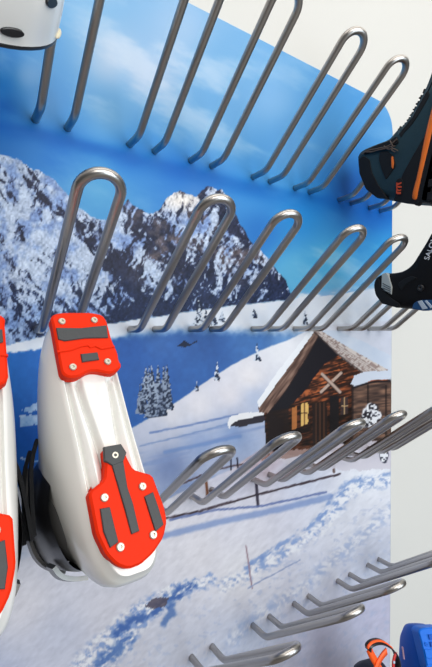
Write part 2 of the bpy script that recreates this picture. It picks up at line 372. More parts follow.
def disc(bm, c, n, r, h, seg=14):
    n = Vector(n).normalized(); a = n.orthogonal().normalized(); b = n.cross(a); R = []
    for rr, hh in ((r, 0), (r, h*.7), (r*.8, h), (r*.42, h), (r*.36, h*.35)):
        R.append([bm.verts.new(c+(a*math.cos(2*math.pi*k/seg)+b*math.sin(2*math.pi*k/seg))*rr+n*hh) for k in range(seg)])
    for x, y in zip(R[:-1], R[1:]):
        for k in range(seg): bm.faces.new((x[k], x[(k+1) % seg], y[(k+1) % seg], y[k]))
    bm.faces.new(R[-1]); bm.faces.new(R[0][::-1])

# ---------------------------------------------------------------- room
def box(name, lo, hi, material, kind='structure'):
    bm = bmesh.new(); bmesh.ops.create_cube(bm, size=1)
    for v in bm.verts: v.co = Vector((lo[i]+(v.co[i]+.5)*(hi[i]-lo[i]) for i in range(3)))
    c = (Vector(lo)+Vector(hi))/2
    for v in bm.verts: v.co -= c
    o = finish(name, bm, material, None, False); o.location = world(c)
    if kind: o['kind'] = kind
    return o
box('wall_back', (-2.2, .006, FLOOR), (4.2, .16, 1.6), M['wall'])
box('floor', (-2.2, -3.6, FLOOR-.1), (4.2, .16, FLOOR), M['floor'])

# ---------------------------------------------------------------- mural panel
PX0, PX1, PZ0, PZ1, PR, PT = -.55, 1.556, -1.70, .912, .10, .0055
fpx = lambda x: 216+Q['f']*((x*rt.x+rt.y)/(x*fw.x+fw.y))
xs = []
a = fpx(-.02); b = fpx(PX1)
k2 = np.linspace(a, b, 560)
f_ = (k2-216)/Q['f']; xs2 = (f_*fw.y-rt.y)/(rt.x-f_*fw.x)
xs = np.concatenate([np.linspace(PX0, xs2[0], 46)[:-1], xs2])
zt = np.where(xs > PX1-PR, PZ1-(PR-np.sqrt(np.maximum(PR**2-(xs-(PX1-PR))**2, 0))), PZ1)
ts = np.concatenate([np.linspace(0, .3, 110)[:-1], np.linspace(.3, 1, 560)])
NX, NZ = len(xs), len(ts)
X = np.repeat(xs[None, :], NZ, 0); Z = PZ0+ts[:, None]*(zt[None, :]-PZ0)
dep = X*fw.x+fw.y+Z*fw.z
PXX = 216+Q['f']*(X*rt.x+rt.y+Z*rt.z)/dep; PYY = 333.5-Q['f']*(X*up.x+up.y+Z*up.z)/dep
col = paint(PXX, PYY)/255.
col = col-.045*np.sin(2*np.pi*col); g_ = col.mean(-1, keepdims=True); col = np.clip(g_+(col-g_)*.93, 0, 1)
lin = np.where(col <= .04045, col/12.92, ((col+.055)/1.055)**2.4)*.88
cx, cz = .5, -.4
co = np.stack([(X-cx)*S, np.zeros_like(X), (Z-cz)*S], -1).reshape(-1, 3)
idx = np.arange(NX*NZ).reshape(NZ, NX)
quads = np.stack([idx[:-1, :-1], idx[:-1, 1:], idx[1:, 1:], idx[1:, :-1]], -1).reshape(-1, 4)
rim = np.concatenate([idx[0, :], idx[1:, -1], idx[-1, -2::-1], idx[-2:0:-1, 0]])
nb = NX*NZ; back = nb+np.arange(len(rim))
cob = co[rim].copy(); cob[:, 1] = PT*S
sides = np.stack([rim, back, np.roll(back, -1), np.roll(rim, -1)], -1)
allco = np.concatenate([co, cob]); faces = np.concatenate([quads, sides])
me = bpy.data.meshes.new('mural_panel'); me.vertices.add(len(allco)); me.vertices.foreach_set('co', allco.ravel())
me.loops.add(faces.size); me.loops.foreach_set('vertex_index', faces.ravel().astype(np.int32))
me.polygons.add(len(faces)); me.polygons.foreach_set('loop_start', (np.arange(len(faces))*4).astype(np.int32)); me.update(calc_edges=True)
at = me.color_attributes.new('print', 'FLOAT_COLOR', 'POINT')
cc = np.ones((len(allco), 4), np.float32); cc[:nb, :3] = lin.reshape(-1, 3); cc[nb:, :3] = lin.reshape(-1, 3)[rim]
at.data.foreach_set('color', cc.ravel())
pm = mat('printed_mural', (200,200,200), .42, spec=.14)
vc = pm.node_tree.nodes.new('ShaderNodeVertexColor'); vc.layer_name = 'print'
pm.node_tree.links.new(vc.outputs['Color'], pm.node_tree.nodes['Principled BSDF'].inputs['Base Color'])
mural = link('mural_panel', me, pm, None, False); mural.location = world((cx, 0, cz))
tag(mural, 'large printed wall mural of snowy mountains, blue sky and a log cabin', 'mural')

# ---------------------------------------------------------------- tubular hooks
def hook_mesh():
    e = Vector((1, 0, 0)); n = Vector((0, -1, 0)); d = Vector((0, -math.cos(EL), math.sin(EL)))
    L = []
    for k in range(5): L.append(n*(-.004+(STUB-.020+.004)*k/4))
    A = n*(STUB-.020); B = n*STUB; D = B+d*.020
    for k in range(1, 7):
        t = k/6; L.append(A*(1-t)**2+B*2*t*(1-t)+D*t*t)
    for k in range(1, 9): L.append(D+d*((ARM-W/2-.020)*k/8))
    left = [p-e*W/2 for p in L]; right = [p+e*W/2 for p in L][::-1]
    top = B+d*(ARM-W/2)
    arc = [top-e*W/2*math.cos(math.pi*k/16)+d*W/2*math.sin(math.pi*k/16) for k in range(1, 16)]
    bm = bmesh.new(); tube(bm, left+arc+right, TR, 20)
    bmesh.ops.scale(bm, vec=(S, S, S), verts=bm.verts); bmesh.ops.recalc_face_normals(bm, faces=bm.faces)
    m = bpy.data.meshes.new('boot_hook'); bm.to_mesh(m); bm.free(); m.materials.append(M['steel'])
    for p in m.polygons: p.use_smooth = True
    return m
HM = hook_mesh()
def hx(h): return X0+PITCH*h+(OD if h % 2 else 0)+W/2
ORD = ['first', 'second', 'third', 'fourth', 'fifth', 'sixth', 'seventh']
RN = ['top', 'second', 'third', 'fourth', 'lowest']
HL = {
 (0,0): 'steel U-hook behind the white helmet in the top left corner, its loop cut off', (0,1): 'steel U-hook in top row, second from left, before pale cloud, loop cut off',
 (0,2): 'steel U-hook in top row, third from left, its loop just touching the picture top', (0,3): 'steel U-hook in top row, whole loop against the cream wall above the mural',
 (0,4): 'steel U-hook in top row just left of the teal boot, by the mural corner', (0,5): 'steel U-hook in top row carrying the teal hiking boot, only its bent feet visible',
 (0,6): 'last steel U-hook of top row, feet peeping out below the teal hiking boot',
 (1,0): 'tall steel U-hook standing before the left mountain, right above the white boot', (1,1): 'steel U-hook before the pointed mountain peak, second from left in its row',
 (1,2): 'steel U-hook whose arms cross the right flank of the mountain, third in its row', (1,3): 'steel U-hook in second row with its loop against plain blue sky', (1,4): 'steel U-hook in second row, loop across the mural edge beside the black boot',
 (1,5): 'steel U-hook carrying the black softshell boot, its arms vanishing under the boot', (1,6): 'last steel U-hook of second row, half hidden below the black softshell boot',
 (2,0): 'steel U-hook inside the whole white and orange ski boot', (2,1): 'steel U-hook just right of the white boot heel, loop before the snowy slope', (2,2): 'steel U-hook in third row with its loop before the cabin door',
 (2,3): 'steel U-hook in third row with its loop before the frosted bush by the cabin', (2,4): 'steel U-hook in third row with its loop on the mural right edge', (2,5): 'steel U-hook in third row running out of the picture over the white wall, nearer one',
 (2,6): 'last steel U-hook of third row, farthest along the white wall',
 (3,1): 'steel U-hook of fourth row below the picture, left of the lowest visible one', (3,2): 'lowest and nearest visible steel U-hook, at the bottom edge over printed snow', (3,3): 'steel U-hook in fourth row, second one up from the bottom edge', (3,4): 'steel U-hook in fourth row, loop past the mural edge above the blue boot',
 (3,5): 'steel U-hook in fourth row, second from its far end, running off the right edge', (3,6): 'farthest steel U-hook of fourth row at the right edge',
 (0,-1): 'steel U-hook inside the white helmet in the top left corner', (2,-1): 'steel U-hook inside the white boot cut off by the left edge',
 (4,4): 'steel U-hook under the black boot with orange straps', (4,5): 'steel U-hook under the bright blue ski boot'}
for r, h in sorted(HL):
    o = bpy.data.objects.new('boot_hook', HM); C.objects.link(o); o.location = world((hx(h), 0, ROWZ[r]))
    tag(o, HL[r, h], 'hook', 'steel boot hooks in rows on the mural wall')

# ---------------------------------------------------------------- ski boots
# local frame of a boot: u from toe to heel along the sole, v across, n out of the sole
NS = 84
def ring(u0, u1, bt, ba, bh, vc, h, ex=.52):
    L = []
    for i in range(NS+1):
        s = i/NS; u = u0+(u1-u0)*(1-math.cos(math.pi*s))/2; q = (u-u0)/(u1-u0)
        g = lambda t: t*t*(3-2*t)
        b = bt+(ba-bt)*g(min(q/.5, 1)) if q < .5 else ba+(bh-ba)*g((q-.5)/.5)
        L.append((u, b*max(math.sin(math.pi*s), 0)**ex, vc(u) if callable(vc) else vc))
    return [(u, c-w, -h) for u, w, c in L]+[(u, c+w, -h) for u, w, c in L[-2:0:-1]]
def loft(bm, rings, F):
    R = [[bm.verts.new(F(*p)) for p in r] for r in rings]
    n = len(R[0])
    for a, b in zip(R[:-1], R[1:]):
        for k in range(n): bm.faces.new((a[k], a[(k+1) % n], b[(k+1) % n], b[k]))
    return R
def sstep(a, b, x):
    t = min(max((x-a)/(b-a), 0), 1); return t*t*(3-2*t)
# main boot sole frame, measured on the photograph
BX = .190
PT_ = Vector((BX, 0, 0)); NX_ = Vector((1, 0, 0))
Hm = hit(82, 313, PT_, NX_); Tm = hit(123, 568, PT_, NX_); tm = (Tm-Hm).normalized(); nm = Vector((0, tm.z, -tm.y))
def uv(px, py, off=.012):
    P = hit(px, py, Hm+nm*off, nm)-Hm; return (P.dot(tm), P.x)
def crop(pts, x, y, k): return [uv(x+a/k, y+b/k) for a, b in pts]
c1 = lambda p: crop(p, 30, 300, 3.927); c3 = lambda p: crop(p, 70, 430, 3.927)
TOE = c1([(88,90),(80,70),(95,53),(130,47),(240,47),(285,56),(302,80),(320,150),(345,205),(350,238),(360,250),(356,268),(322,288),(295,285),(265,278),(235,278),(190,302),(150,304),(125,287),(112,220)])
TOEBAR = c1([(102,111),(200,112),(300,101),(306,150),(215,152),(135,163),(110,156)])
TOEDOT = c1([(198,214),(264,207),(271,236),(204,246)])
TOESCREW = c1([(125,85),(252,80),(168,264),(304,243)])
HEEL = c3([(133,70),(197,58),(218,88),(224,105),(250,155),(325,176),(343,225),(372,300),(383,355),(370,420),(330,482),(280,528),(230,547),(185,532),(143,490),(105,410),(88,320),(74,245),(135,195),(140,130)])
HEELTIP = c3([(131,68),(198,56),(220,90),(207,126),(165,142),(134,122)])
HEELBAR = c3([(163,138),(208,124),(224,225),(246,290),(271,397),(240,410),(213,310),(188,225)])
HEELL = c3([(117,310),(155,303),(170,365),(189,440),(156,463),(130,400)])
HEELR = c3([(290,262),(325,244),(346,305),(366,372),(334,400)])
HEELSCREW = c3([(176,100),(135,266),(284,222),(197,460),(326,412)])
def ski_boot(label, loc, basis, mirror, m, group=None, details=True):
    """basis: 3 vectors (u, v, n) of the sole frame; loc: toe end of the sole"""
    base = thing('ski_boot', label, 'ski boot', loc, group)
    eu, ev, en = basis; sv = -1 if mirror else 1
    F = lambda u, v, n: eu*u+ev*(v*sv)+en*n
    fr = (Vector((0, 0, 0)), eu, ev*sv, en)
    vc = lambda u: -.004+.022*sstep(.0, .4, u)
    # shell with shaped underside
    bm = bmesh.new()
    lv = [(.006, .004, .388, .047, .042, .050), (.014, -.004, .394, .054, .046, .058), (.030, -.010, .399, .060, .053, .063), (.060, -.012, .398, .062, .059, .064), (.095, -.008, .392, .060, .062, .062),
          (.125, .012, .384, .058, .062, .060), (.150, .050, .376, .058, .062, .058), (.175, .095, .368, .060, .060, .057), (.205, .135, .362, .060, .060, .057)]
    rg = [ring(u0, u1, a, b, c, (lambda u, h=h: vc(u)-.002*sstep(0, .06, h)), h) for h, u0, u1, a, b, c in lv]
    R = loft(bm, rg, F)
    top = rg[0]; left = top[:NS+1]; right = [top[0]]+top[NS+1:][::-1]+[top[NS]]
    KV = 64; grid = []
    for i in range(NS+1):
        row = []
        for k in range(KV+1):
            if k == 0: row.append(R[0][i]); continue
            if k == KV: row.append(R[0][0 if i == 0 else NS if i == NS else 2*NS-i]); continue
            if i in (0, NS): row.append(R[0][0 if i == 0 else NS]); continue
            q = k/KV; u = left[i][0]; v = left[i][1]*(1-q)+right[i][1]*q; w = abs(2*q-1)
            arch = sstep(.108, .124, u-.10*(w-.5)**2)*(1-sstep(.285, .30, u))
            hw = .021-.009*sstep(.12, .24, u); dv = abs(v-vc(u)-.001)
            rdg = 1-sstep(hw, hw+.005, dv)
            dist = min(u-.118+.10*(w-.55)**2, .292-u, dv-hw-.002, (.90-w)*.05)
            h = .004+rdg*arch*.002
            if .09 < u < .31: h += .009*sstep(.002, .020, dist)-.011*math.exp(-(dist/.0034)**2)-(.004 if dist > 0 else 0)
            row.append(bm.verts.new(F(u, v, -.006+h)))
        grid.append(row)
    for i in range(NS):
        for k in range(KV):
            f = []
            for v in (grid[i][k], grid[i+1][k], grid[i+1][k+1], grid[i][k+1]):
                if v not in f: f.append(v)
            if len(f) > 2 and not bm.faces.get(f): bm.faces.new(f)
    sh = finish('shell', bm, m['shell'], base)
    # cuff round the shaft
    bm = bmesh.new()
    cv = .004
    cu = [(.118, .186, .372, .054, .062, .056), (.150, .170, .372, .060, .068, .062), (.19, .158, .370, .062, .069, .064), (.235, .158, .366, .063, .069, .064), (.285, .160, .362, .064, .069, .063), (.325, .164, .364, .064, .069, .062)]
    rg = [ring(a, b, c, d, e, cv, h) for h, a, b, c, d, e in cu]
    rg += [ring(.170, .358, .060, .065, .058, cv, .328), ring(.170, .356, .058, .063, .056, cv, .318)]
    loft(bm, rg, F); finish('cuff', bm, m['cuff'], base, True, 60)
    bm = bmesh.new()
    li = [(.345, .178, .352, .056, .061, .054), (.335, .172, .356, .058, .063, .056), (.30, .170, .354, .058, .063, .056)]
    rg = [ring(a, b, c, d, e, cv, h) for h, a, b, c, d, e in li]+[ring(.176, .348, .054, .058, .051, cv, .345), ring(.174, .344, .053, .057, .050, cv, .2), ring(.10, .36, .052, .054, .05, cv, .12), ring(.04, .37, .048, .05, .046, cv, .05)]
    rg = [rg[2], rg[1], rg[0]]+rg[3:]
    RR = loft(bm, rg, F); bm.faces.new(RR[-1]); finish('liner', bm, m['liner'], base)
    # sole pads
    ph = m.get('pad_h', .012)
    def pad(nm_, poly, mt, h0, h1, bev, par, rnd=1):
        bm = bmesh.new(); prism(bm, poly, fr, h0, h1, bev, rnd); return finish(nm_, bm, mt, par, True, 35)
    tp = pad('toe_pad', [(a+m.get('pad_shift', 0), b) for a, b in TOE], m['pad'], -.008, ph, .003, base)
    hp = pad('heel_pad', HEEL, m['pad'], -.008, ph, .003, base)
    if details:
        pad('glide_strip', TOEBAR, m['grip'], ph-.004, ph+.0025, .001, tp, 0); pad('glide_strip', TOEDOT, m['grip'], ph-.004, ph+.0025, .001, tp, 0)
        bm = bmesh.new()
        for P in ([(105,200),(160,192),(205,175),(225,172),(235,180),(255,176),(280,188),(330,180),(333,186),(280,196),(256,184),(236,190),(226,182),(206,184),(163,200),(107,208)],): prism(bm, c1(P), fr, ph-.004, ph+.002, .0008)
        finish('tread_rib', bm, m['pad'], tp, True, 35)
        pad('grip_strip', HEELTIP, m['grip'], ph-.004, ph+.003, .001, hp, 0); pad('grip_strip', HEELBAR, m['grip'], ph-.004, ph+.0025, .001, hp, 0)
        pad('grip_strip', HEELL, m['grip'], ph-.004, ph+.0025, .001, hp, 0); pad('grip_strip', HEELR, m['grip'], ph-.004, ph+.0025, .001, hp, 0)
    for par, L in ((tp, TOESCREW), (hp, HEELSCREW)):
        for u, v in L:
            bm = bmesh.new(); disc(bm, F(u, v, ph-.0005), en, .0054, .0036); finish('screw', bm, m['screw'], par, True, 40)
    # buckles on the cuff: two ratchet levers and a power strap
    if details:
        for u, h, dv in ((.225, .17, -1), (.225, .25, -1)):
            bm = bmesh.new()
            pts = [F(u-.07, cv+dv*.060, -h), F(u-.03, cv+dv*.074, -h), F(u+.03, cv+dv*.078, -h+.004), F(u+.08, cv+dv*.079, -h+.006)]
            ribbon(bm, pts, en, .016, .006); finish('buckle', bm, m.get('lever', m['cuff']), base, True, 40)
        bm = bmesh.new()
        ribbon(bm, [F(.352, cv-.056, -.180), F(.370, cv-.046, -.184), F(.380, cv-.026, -.188), F(.384, cv-.006, -.190)], en, .034, .007); sb = finish('spoiler', bm, m['buckle'], base, True, 40)
        bm = bmesh.new()
        ribbon(bm, [F(.18, cv-.060, -.292), F(.25, cv-.0725, -.292), F(.32, cv-.066, -.292), F(.352, cv-.048, -.292), F(.370, cv-.015, -.292)], en, .030, .006); finish('power_strap', bm, m['cuff'], base, True, 40)
    return base
MW = dict(shell=M['white'], cuff=M['black'], liner=M['lining'], pad=M['orange'], grip=M['grip'], screw=M['screw'], buckle=M['silver'], lever=M['charcoal'])
ski_boot('whole white ski boot with orange sole pads, hung sole outwards beside the left edge', Hm, (tm, Vector((1, 0, 0)), nm), False, MW, 'white ski boots with orange soles')
# its mate on the next hook to the left
LB = (.0215, Hm.y-.012, Hm.z-.004)
ra = math.radians(2.6); lbas = (tm*math.cos(ra)+Vector((1, 0, 0))*math.sin(ra), Vector((1, 0, 0))*math.cos(ra)-tm*math.sin(ra), nm)
ski_boot('white ski boot with orange sole pads cut off by the left picture edge', Vector(LB), lbas, True, MW, 'white ski boots with orange soles')

# ---------------------------------------------------------------- white helmet in the top left corner
def frame_for(tilt, yaw=0):
    """sole frame: toe-to-heel axis pointing down, tipped outwards by tilt degrees"""
    a = math.radians(tilt); u = Vector((0, -math.sin(a), -math.cos(a))); n = Vector((0, -math.cos(a), math.sin(a))); v = Vector((1, 0, 0))
    Rz = Matrix.Rotation(math.radians(yaw), 3, 'Z'); return (Rz @ u, Rz @ v, Rz @ n)
dv_ = Vector((0, -math.cos(EL), math.sin(EL))); wv_ = Vector((0, -math.sin(EL), -math.cos(EL))); xv_ = Vector((1, 0, 0))
hP = Vector((hx(-1), -STUB, ROWZ[0]))+dv_*.178+wv_*.08
helm = thing('helmet', 'white helmet with black vents hanging in the top left corner', 'helmet', hP)
HA, HB, HC = .134, .158, .245
def dome(h, k, th=0): # h 0..1 along the dome, k angle; th = wall inset
    q = (1-h**2.5)**(1/2.3)*(1+.34*h*(1-h)**2) if h < 1 else 0; fl = 1+.02*math.exp(-h*20)
    return xv_*((HA-th)*q*fl*math.cos(k))+wv_*((HB-th)*q*fl*math.sin(k))+dv_*(h*(HC-th))
HN = 48; bm = bmesh.new(); hs = [0, .02, .05, .1, .17, .25, .34, .43, .52, .61, .7, .78, .85, .91, .955, .985]
Ro = [[bm.verts.new(dome(h, 2*math.pi*k/HN)) for k in range(HN)] for h in hs]
Ri = [[bm.verts.new(dome(h, 2*math.pi*k/HN, .011)) for k in range(HN)] for h in hs]
def skin(R):
    for a, b in zip(R[:-1], R[1:]):
        for k in range(HN): bm.faces.new((a[k], a[(k+1) % HN], b[(k+1) % HN], b[k]))
    c = bm.verts.new(sum((v.co for v in R[-1]), Vector())/HN+dv_*.003)
    for k in range(HN): bm.faces.new((R[-1][k], R[-1][(k+1) % HN], c))
skin(Ro); skin(Ri); skin_rim = [bm.faces.new((Ri[0][k], Ri[0][(k+1) % HN], Ro[0][(k+1) % HN], Ro[0][k])) for k in range(HN)]
finish('shell', bm, M['white'], helm, True, 50)
bm = bmesh.new(); pts = [dome(0, 2*math.pi*k/HN, .004)-dv_*.002 for k in range(HN+1)]; tube(bm, pts, .0050, 8); finish('rim_trim', bm, M['black'], helm)
bm = bmesh.new(); pts = [dome(.02, math.radians(a_))*1.01 for a_ in range(6, 26, 3)]; tube(bm, pts, [.001, .0035, .004, .004, .004, .0035, .001], 8); finish('rim_clip', bm, M['cream'], helm)
def on_surface(base, px, py):
    """first point of a boot's own surface on a line of sight, and its normal (boot frame, D units)"""
    o = base.location; d = ray(px, py).normalized(); best = None
    for ch in base.children:
        ok, p, nn, i = ch.ray_cast(world(EYE)-o, d)
        if ok and (best is None or (p-(world(EYE)-o)).length < best[2]): best = (p/S, nn, (p-(world(EYE)-o)).length)
    return best
def oval(base, name, px, py, a, b, ang, mt, th=.003):
    bpy.context.view_layer.update(); r = on_surface(base, px, py)
    if not r: print('MISS', name, px, py); return
    p, nn, _ = r; sx = (rt-nn*rt.dot(nn)).normalized(); sy = nn.cross(sx); t = math.radians(ang)
    fr_ = (p, sx*math.cos(t)+sy*math.sin(t), sy*math.cos(t)-sx*math.sin(t), nn)
    bm = bmesh.new(); prism(bm, [(a*math.cos(k*math.pi/12), b*math.sin(k*math.pi/12)) for k in range(24)], fr_, -.004, th, .001); return finish(name, bm, mt, base, True, 40)
def top_vents():
    for px, py, a, b, an in ((12, 32, .017, .0062, -34), (51, 2, .0070, .015, 20)):
        oval(helm, 'vent', px, py, a, b, an, M['black'])
    for k, h in ((50, .45), (90, .5), (130, .45), (-40, .4), (-90, .5), (-140, .4), (170, .3), (20, .7), (160, .7), (-90, .8)):
        p = dome(h, math.radians(k)); e = .01; tk = (dome(h, math.radians(k)+e)-p).normalized(); th_ = (dome(h+e, math.radians(k))-p).normalized(); nn = tk.cross(th_)
        if nn.dot(p-dv_*.1) < 0: nn = -nn; tk = -tk
        bm = bmesh.new(); prism(bm, [(.0075*math.cos(j*math.pi/10), .019*math.sin(j*math.pi/10)) for j in range(20)], (p, tk, th_, nn), -.006, .0025, .001); finish('vent', bm, M['black'], helm, True, 40)
top_vents()
# ---------------------------------------------------------------- blue ski boot, bottom right
MB = dict(shell=M['blueshell'], cuff=M['blueshell'], liner=M['lining'], pad=M['blue'], grip=M['blue'], screw=M['blue'], buckle=M['blueshell'], pad_h=.042, pad_shift=-.022)
BB = (1.232, -.34, -.93, 28., -32.)
bbas = frame_for(BB[3], BB[4])
bboot = ski_boot('bright blue ski boot at the bottom right corner, seen toe up', Vector(BB[:3]), bbas, False, MB)
OB = (1.0, -.33, -.93, 28., 0.)
obas = frame_for(OB[3], OB[4])
# ---------------------------------------------------------------- soft boots on the right: side outlines in the plane of their hook
def soft_body(bm, poly, b, ex=None, layers=9, rnd=2, edge=.03):
    """rounded body: outline (y,z) grown to thickness 2b, edges pillowed"""
    P = [Vector(p) for p in poly]
    for _ in range(rnd):
        q = []
        for i in range(len(P)):
            a, c = P[i], P[(i+1) % len(P)]; k = min(.25, .008/max((c-a).length, 1e-6)); q += [a*(1-k)+c*k, a*k+c*(1-k)]
        P = q
    n = len(P); ar = sum(P[i].x*P[(i+1) % n].y-P[(i+1) % n].x*P[i].y for i in range(n)); sg = 1 if ar > 0 else -1
    nor = []
    for i in range(n):
        t = (P[(i+1) % n]-P[i-1]).normalized(); nor.append(Vector((-t.y, t.x))*sg)
    R = []
    for k in range(layers):
        ph = -math.pi/2+math.pi*k/(layers-1); x = b*math.copysign(abs(math.sin(ph))**.8, math.sin(ph)); ins = edge*(1-math.cos(ph)**.6)
        R.append([bm.verts.new(Vector((x, p.x+q.x*ins, p.y+q.y*ins))) for p, q in zip(P, nor)])
    for a, c in zip(R[:-1], R[1:]):
        for k in range(n): bm.faces.new((a[k], a[(k+1) % n], c[(k+1) % n], c[k]))
    f = [bm.faces.new(R[0][::-1]), bm.faces.new(R[-1])]; bmesh.ops.triangulate(bm, faces=f)
class Side:
    """helper: pixels of the photograph onto planes x = const near a boot's side"""
    def __init__(s, xc, b, org): s.xc, s.b, s.o = xc, b, Vector(org)
    def yz(s, px, py, x=None):
        P = hit(px, py, Vector((s.xc-s.b*.55 if x is None else x, 0, 0)), Vector((1, 0, 0)))-s.o; return (P.y, P.z)
    def near(s, pts, x): return [s.yz(px, py, x) for px, py in pts]
    def patch(s, name, pts, mt, par, lift=.004, rnd=1, bev=.0015, x=None):
        xx = (s.xc-s.b) if x is None else x
        fr = (Vector((xx-s.o.x, 0, 0)), Vector((0, 1, 0)), Vector((0, 0, 1)), Vector((-1, 0, 0)))
        bm = bmesh.new(); prism(bm, s.near(pts, xx), fr, -.012, lift, bev, rnd); return finish(name, bm, mt, par, True, 40)
    def pt(s, px, py, lift): 
        return hit(px, py, Vector((s.xc-s.b-lift, 0, 0)), Vector((1, 0, 0)))-s.o

# teal hiking boot on the sixth hook of the top row
XH = hx(5)+.004; bH = .060; oH = (XH, -.20, .45)
sd = Side(XH, bH, oH)
hb = thing('hiking_boot', 'dark teal hiking boot with orange midsole hanging at the right edge, collar to the wall', 'hiking boot', oH)
out = [(376,197),(366,188),(360,172),(359,158),(364,150),(378,144),(392,139),(399,130),(409,122),(417,108),(425,94),(430,82),(434,70),(444,52),(458,42),(466,48),(462,80),(452,120),(444,160),(438,196),(430,203),(416,203),(396,201)]
bm = bmesh.new(); soft_body(bm, [sd.yz(*p) for p in out], bH); finish('upper', bm, M['teal'], hb)
sd.patch('ankle_panel', [(394,201),(398,186),(404,172),(414,154),(424,138),(431,118),(438,118),(436,160),(430,202),(412,204)], M['charcoal'], hb, .003)
sd.patch('collar_band', [(377,198),(366,189),(359.5,173),(359,159),(364,156),(370,160),(372,172),(378,184),(386,196),(388,199)], M['charcoal'], hb, .003)
sd.patch('collar_band', [(364,155),(366,150),(378,145),(392,140),(397,136),(399,143),(390,148),(376,150),(368,154)], M['charcoal'], hb, .004)
sd.patch('flex_notch', [(380,152),(388,151),(394,157),(396,166),(392,172),(386,180),(382,170),(379,160)], M['charcoal'], hb, .003)
sd.patch('flex_tab', [(392,157),(393.6,156.5),(394.6,163),(393.8,169),(392.4,168)], M['orangesole'], hb, .005, 1, .0006)
lg = sd.patch('logo_badge', [(397,180),(401,178),(404,181),(404,190),(402,196),(398,196),(396,190)], M['charcoal'], hb, .005, 2, .001)
for k, P in enumerate([[(398.2,184),(402.4,182.5),(402.4,184),(398.6,185.6)], [(398,187),(399.6,186.2),(402.6,186.6),(402.4,188),(399.4,188.2)], [(398,189),(400,190.2),(402.2,189.6),(402,191),(399.6,191.6),(398,190.6)], [(398,192.6),(401.8,192.2),(401.4,194.4),(398.4,194.6)], [(397.4,183),(398.4,183),(398.4,194),(397.4,194)]]):
    sd.patch('logo_mark', P, M['orangelogo'], lg, .0065, 0, .0003)
# sole: a slab along the foot, orange midsole and black lugged outsole
so = [(421,203),(424,188),(427,172),(430,150),(436,122),(446,86),(456,58),(463,52),(463,70),(452,112),(444,150),(438,180),(434,203)]
def slab(name, pts, mt, b, par, side, edge=.008):
    bm = bmesh.new(); soft_body(bm, [side.yz(*p) for p in pts], b, edge=edge, rnd=1); return finish(name, bm, mt, par)
slab('midsole', [(417,202),(416.5,196),(421,180),(424,166),(427,150),(430,136),(436,112),(444,84),(450,84),(442,118),(436,146),(430,170),(425,192),(423,203)], M['orangesole'], bH+.006, hb, sd, .006)
os_ = slab('outsole', [(424,204),(426,192),(431,172),(437,146),(443,120),(452,84),(462,60),(470,52),(470,70),(456,120),(447,164),(441,196),(437,206)], M['charcoal'], bH+.003, hb, sd, .008)
for cx_, cy_ in ((432,184),(436,168),(431,197)):
    sd.patch('lug', [(cx_-3,cy_+4),(cx_-2,cy_-4),(cx_+4,cy_-5),(cx_+3,cy_+3)], M['charcoal'], os_, .010, 0, .002)
sd.patch('pull_loop', [(414,203),(415,200.5),(419,201),(420,203.5),(418,205.5),(415.5,205.5)], M['charcoal'], hb, .004, 1, .001)
# laces along the front of the shaft
bm = bmesh.new()
for P in ([(362,154),(368,150),(374,149.5),(380,148),(387,147),(393,143),(397,139)], [(366,152),(372,152),(378,150),(384,149),(390,147),(395,146)], [(390,141),(393,146),(391,150),(395,152)], [(384,146),(388,150),(393,148),(398,151)]):
    tube(bm, smoothpath([sd.pt(px, py, .006) for px, py in P]), .0022, 6)
finish('lace', bm, M['cord'], hb)
def front(px, py, dx):
    P = hit(px, py, Vector((XH-bH*.55, 0, 0)), Vector((1, 0, 0)))-sd.o; P.x += dx; return P
zz = [(398,137),(401,130),(406,126.5),(410,121),(413,116),(416,110.5),(419,105),(422,99),(425,93)]
for i, (px, py) in enumerate(zz):
    bm = bmesh.new(); c0 = front(px, py, -.005)
    tube(bm, [front(px+2.5, py+2.5, -.012), front(px+.4, py+.4, -.010), front(px+1.2, py-2.8, -.008)], .0032, 8); finish('lace_hook', bm, M['charcoal'], hb)
bm = bmesh.new()
for (a, c) in zip(zz[:-1], zz[1:]):
    tube(bm, smoothpath([front(a[0]+1, a[1]+1, -.02), front((a[0]+c[0])/2-.4, (a[1]+c[1])/2-.4, .012), front(c[0]+1, c[1]+1, .04)]), .0026, 6)
finish('lace', bm, M['charcoal'], hb)
sd.patch('tongue', [(399,134),(404,128),(411,120),(417,109),(424,96),(428,90),(430,95),(424,106),(418,116),(411,126),(405,132),(401,138)], M['charcoal'], hb, .002)

# black softshell boot on the sixth hook of the second row
XK = hx(5)+.004; bK = .058; oK = (XK, -.22, -.02)
sk = Side(XK, bK, oK)
kb = thing('softshell_boot', 'black softshell boot with white lettering and pale patch at the right edge', 'boot', oK)
out = [(382,303),(376,295),(374.5,285),(377,277),(384,273),(396,272.5),(406,270),(414,264),(420,254),(427,243),(433,232),(442,222),(454,214),(462,220),(458,250),(452,290),(446,309),(430,309),(412,309),(396,308)]
bm = bmesh.new(); soft_body(bm, [sk.yz(*p) for p in out], bK); finish('upper', bm, M['blackcloth'], kb)
rp = sk.patch('reflective_patch', [(382.5,274),(386.5,272.8),(389,276),(392.5,287),(392,294.5),(388,292.5),(382,287.5)], M['reflect'], kb, .004, 0, .001)
for k in range(4):
    sk.patch('patch_rib', [(383.4,283+k*2.3),(391.4,287.2+k*1.9),(391.4,287.9+k*1.9),(383.4,283.7+k*2.3)], M['grip'], rp, .0052, 0, .0002)
sk.patch('collar_band', [(382,303.5),(376,295),(374.5,286),(377,278),(380,280),(382,289),(390,297),(400,304),(398,308)], M['charcoal'], kb, .003)
ab = sk.patch('ankle_support', [(413,309),(414,304),(418,301),(425,300),(436,300),(438,309),(425,311)], M['bluepart'], kb, .006)
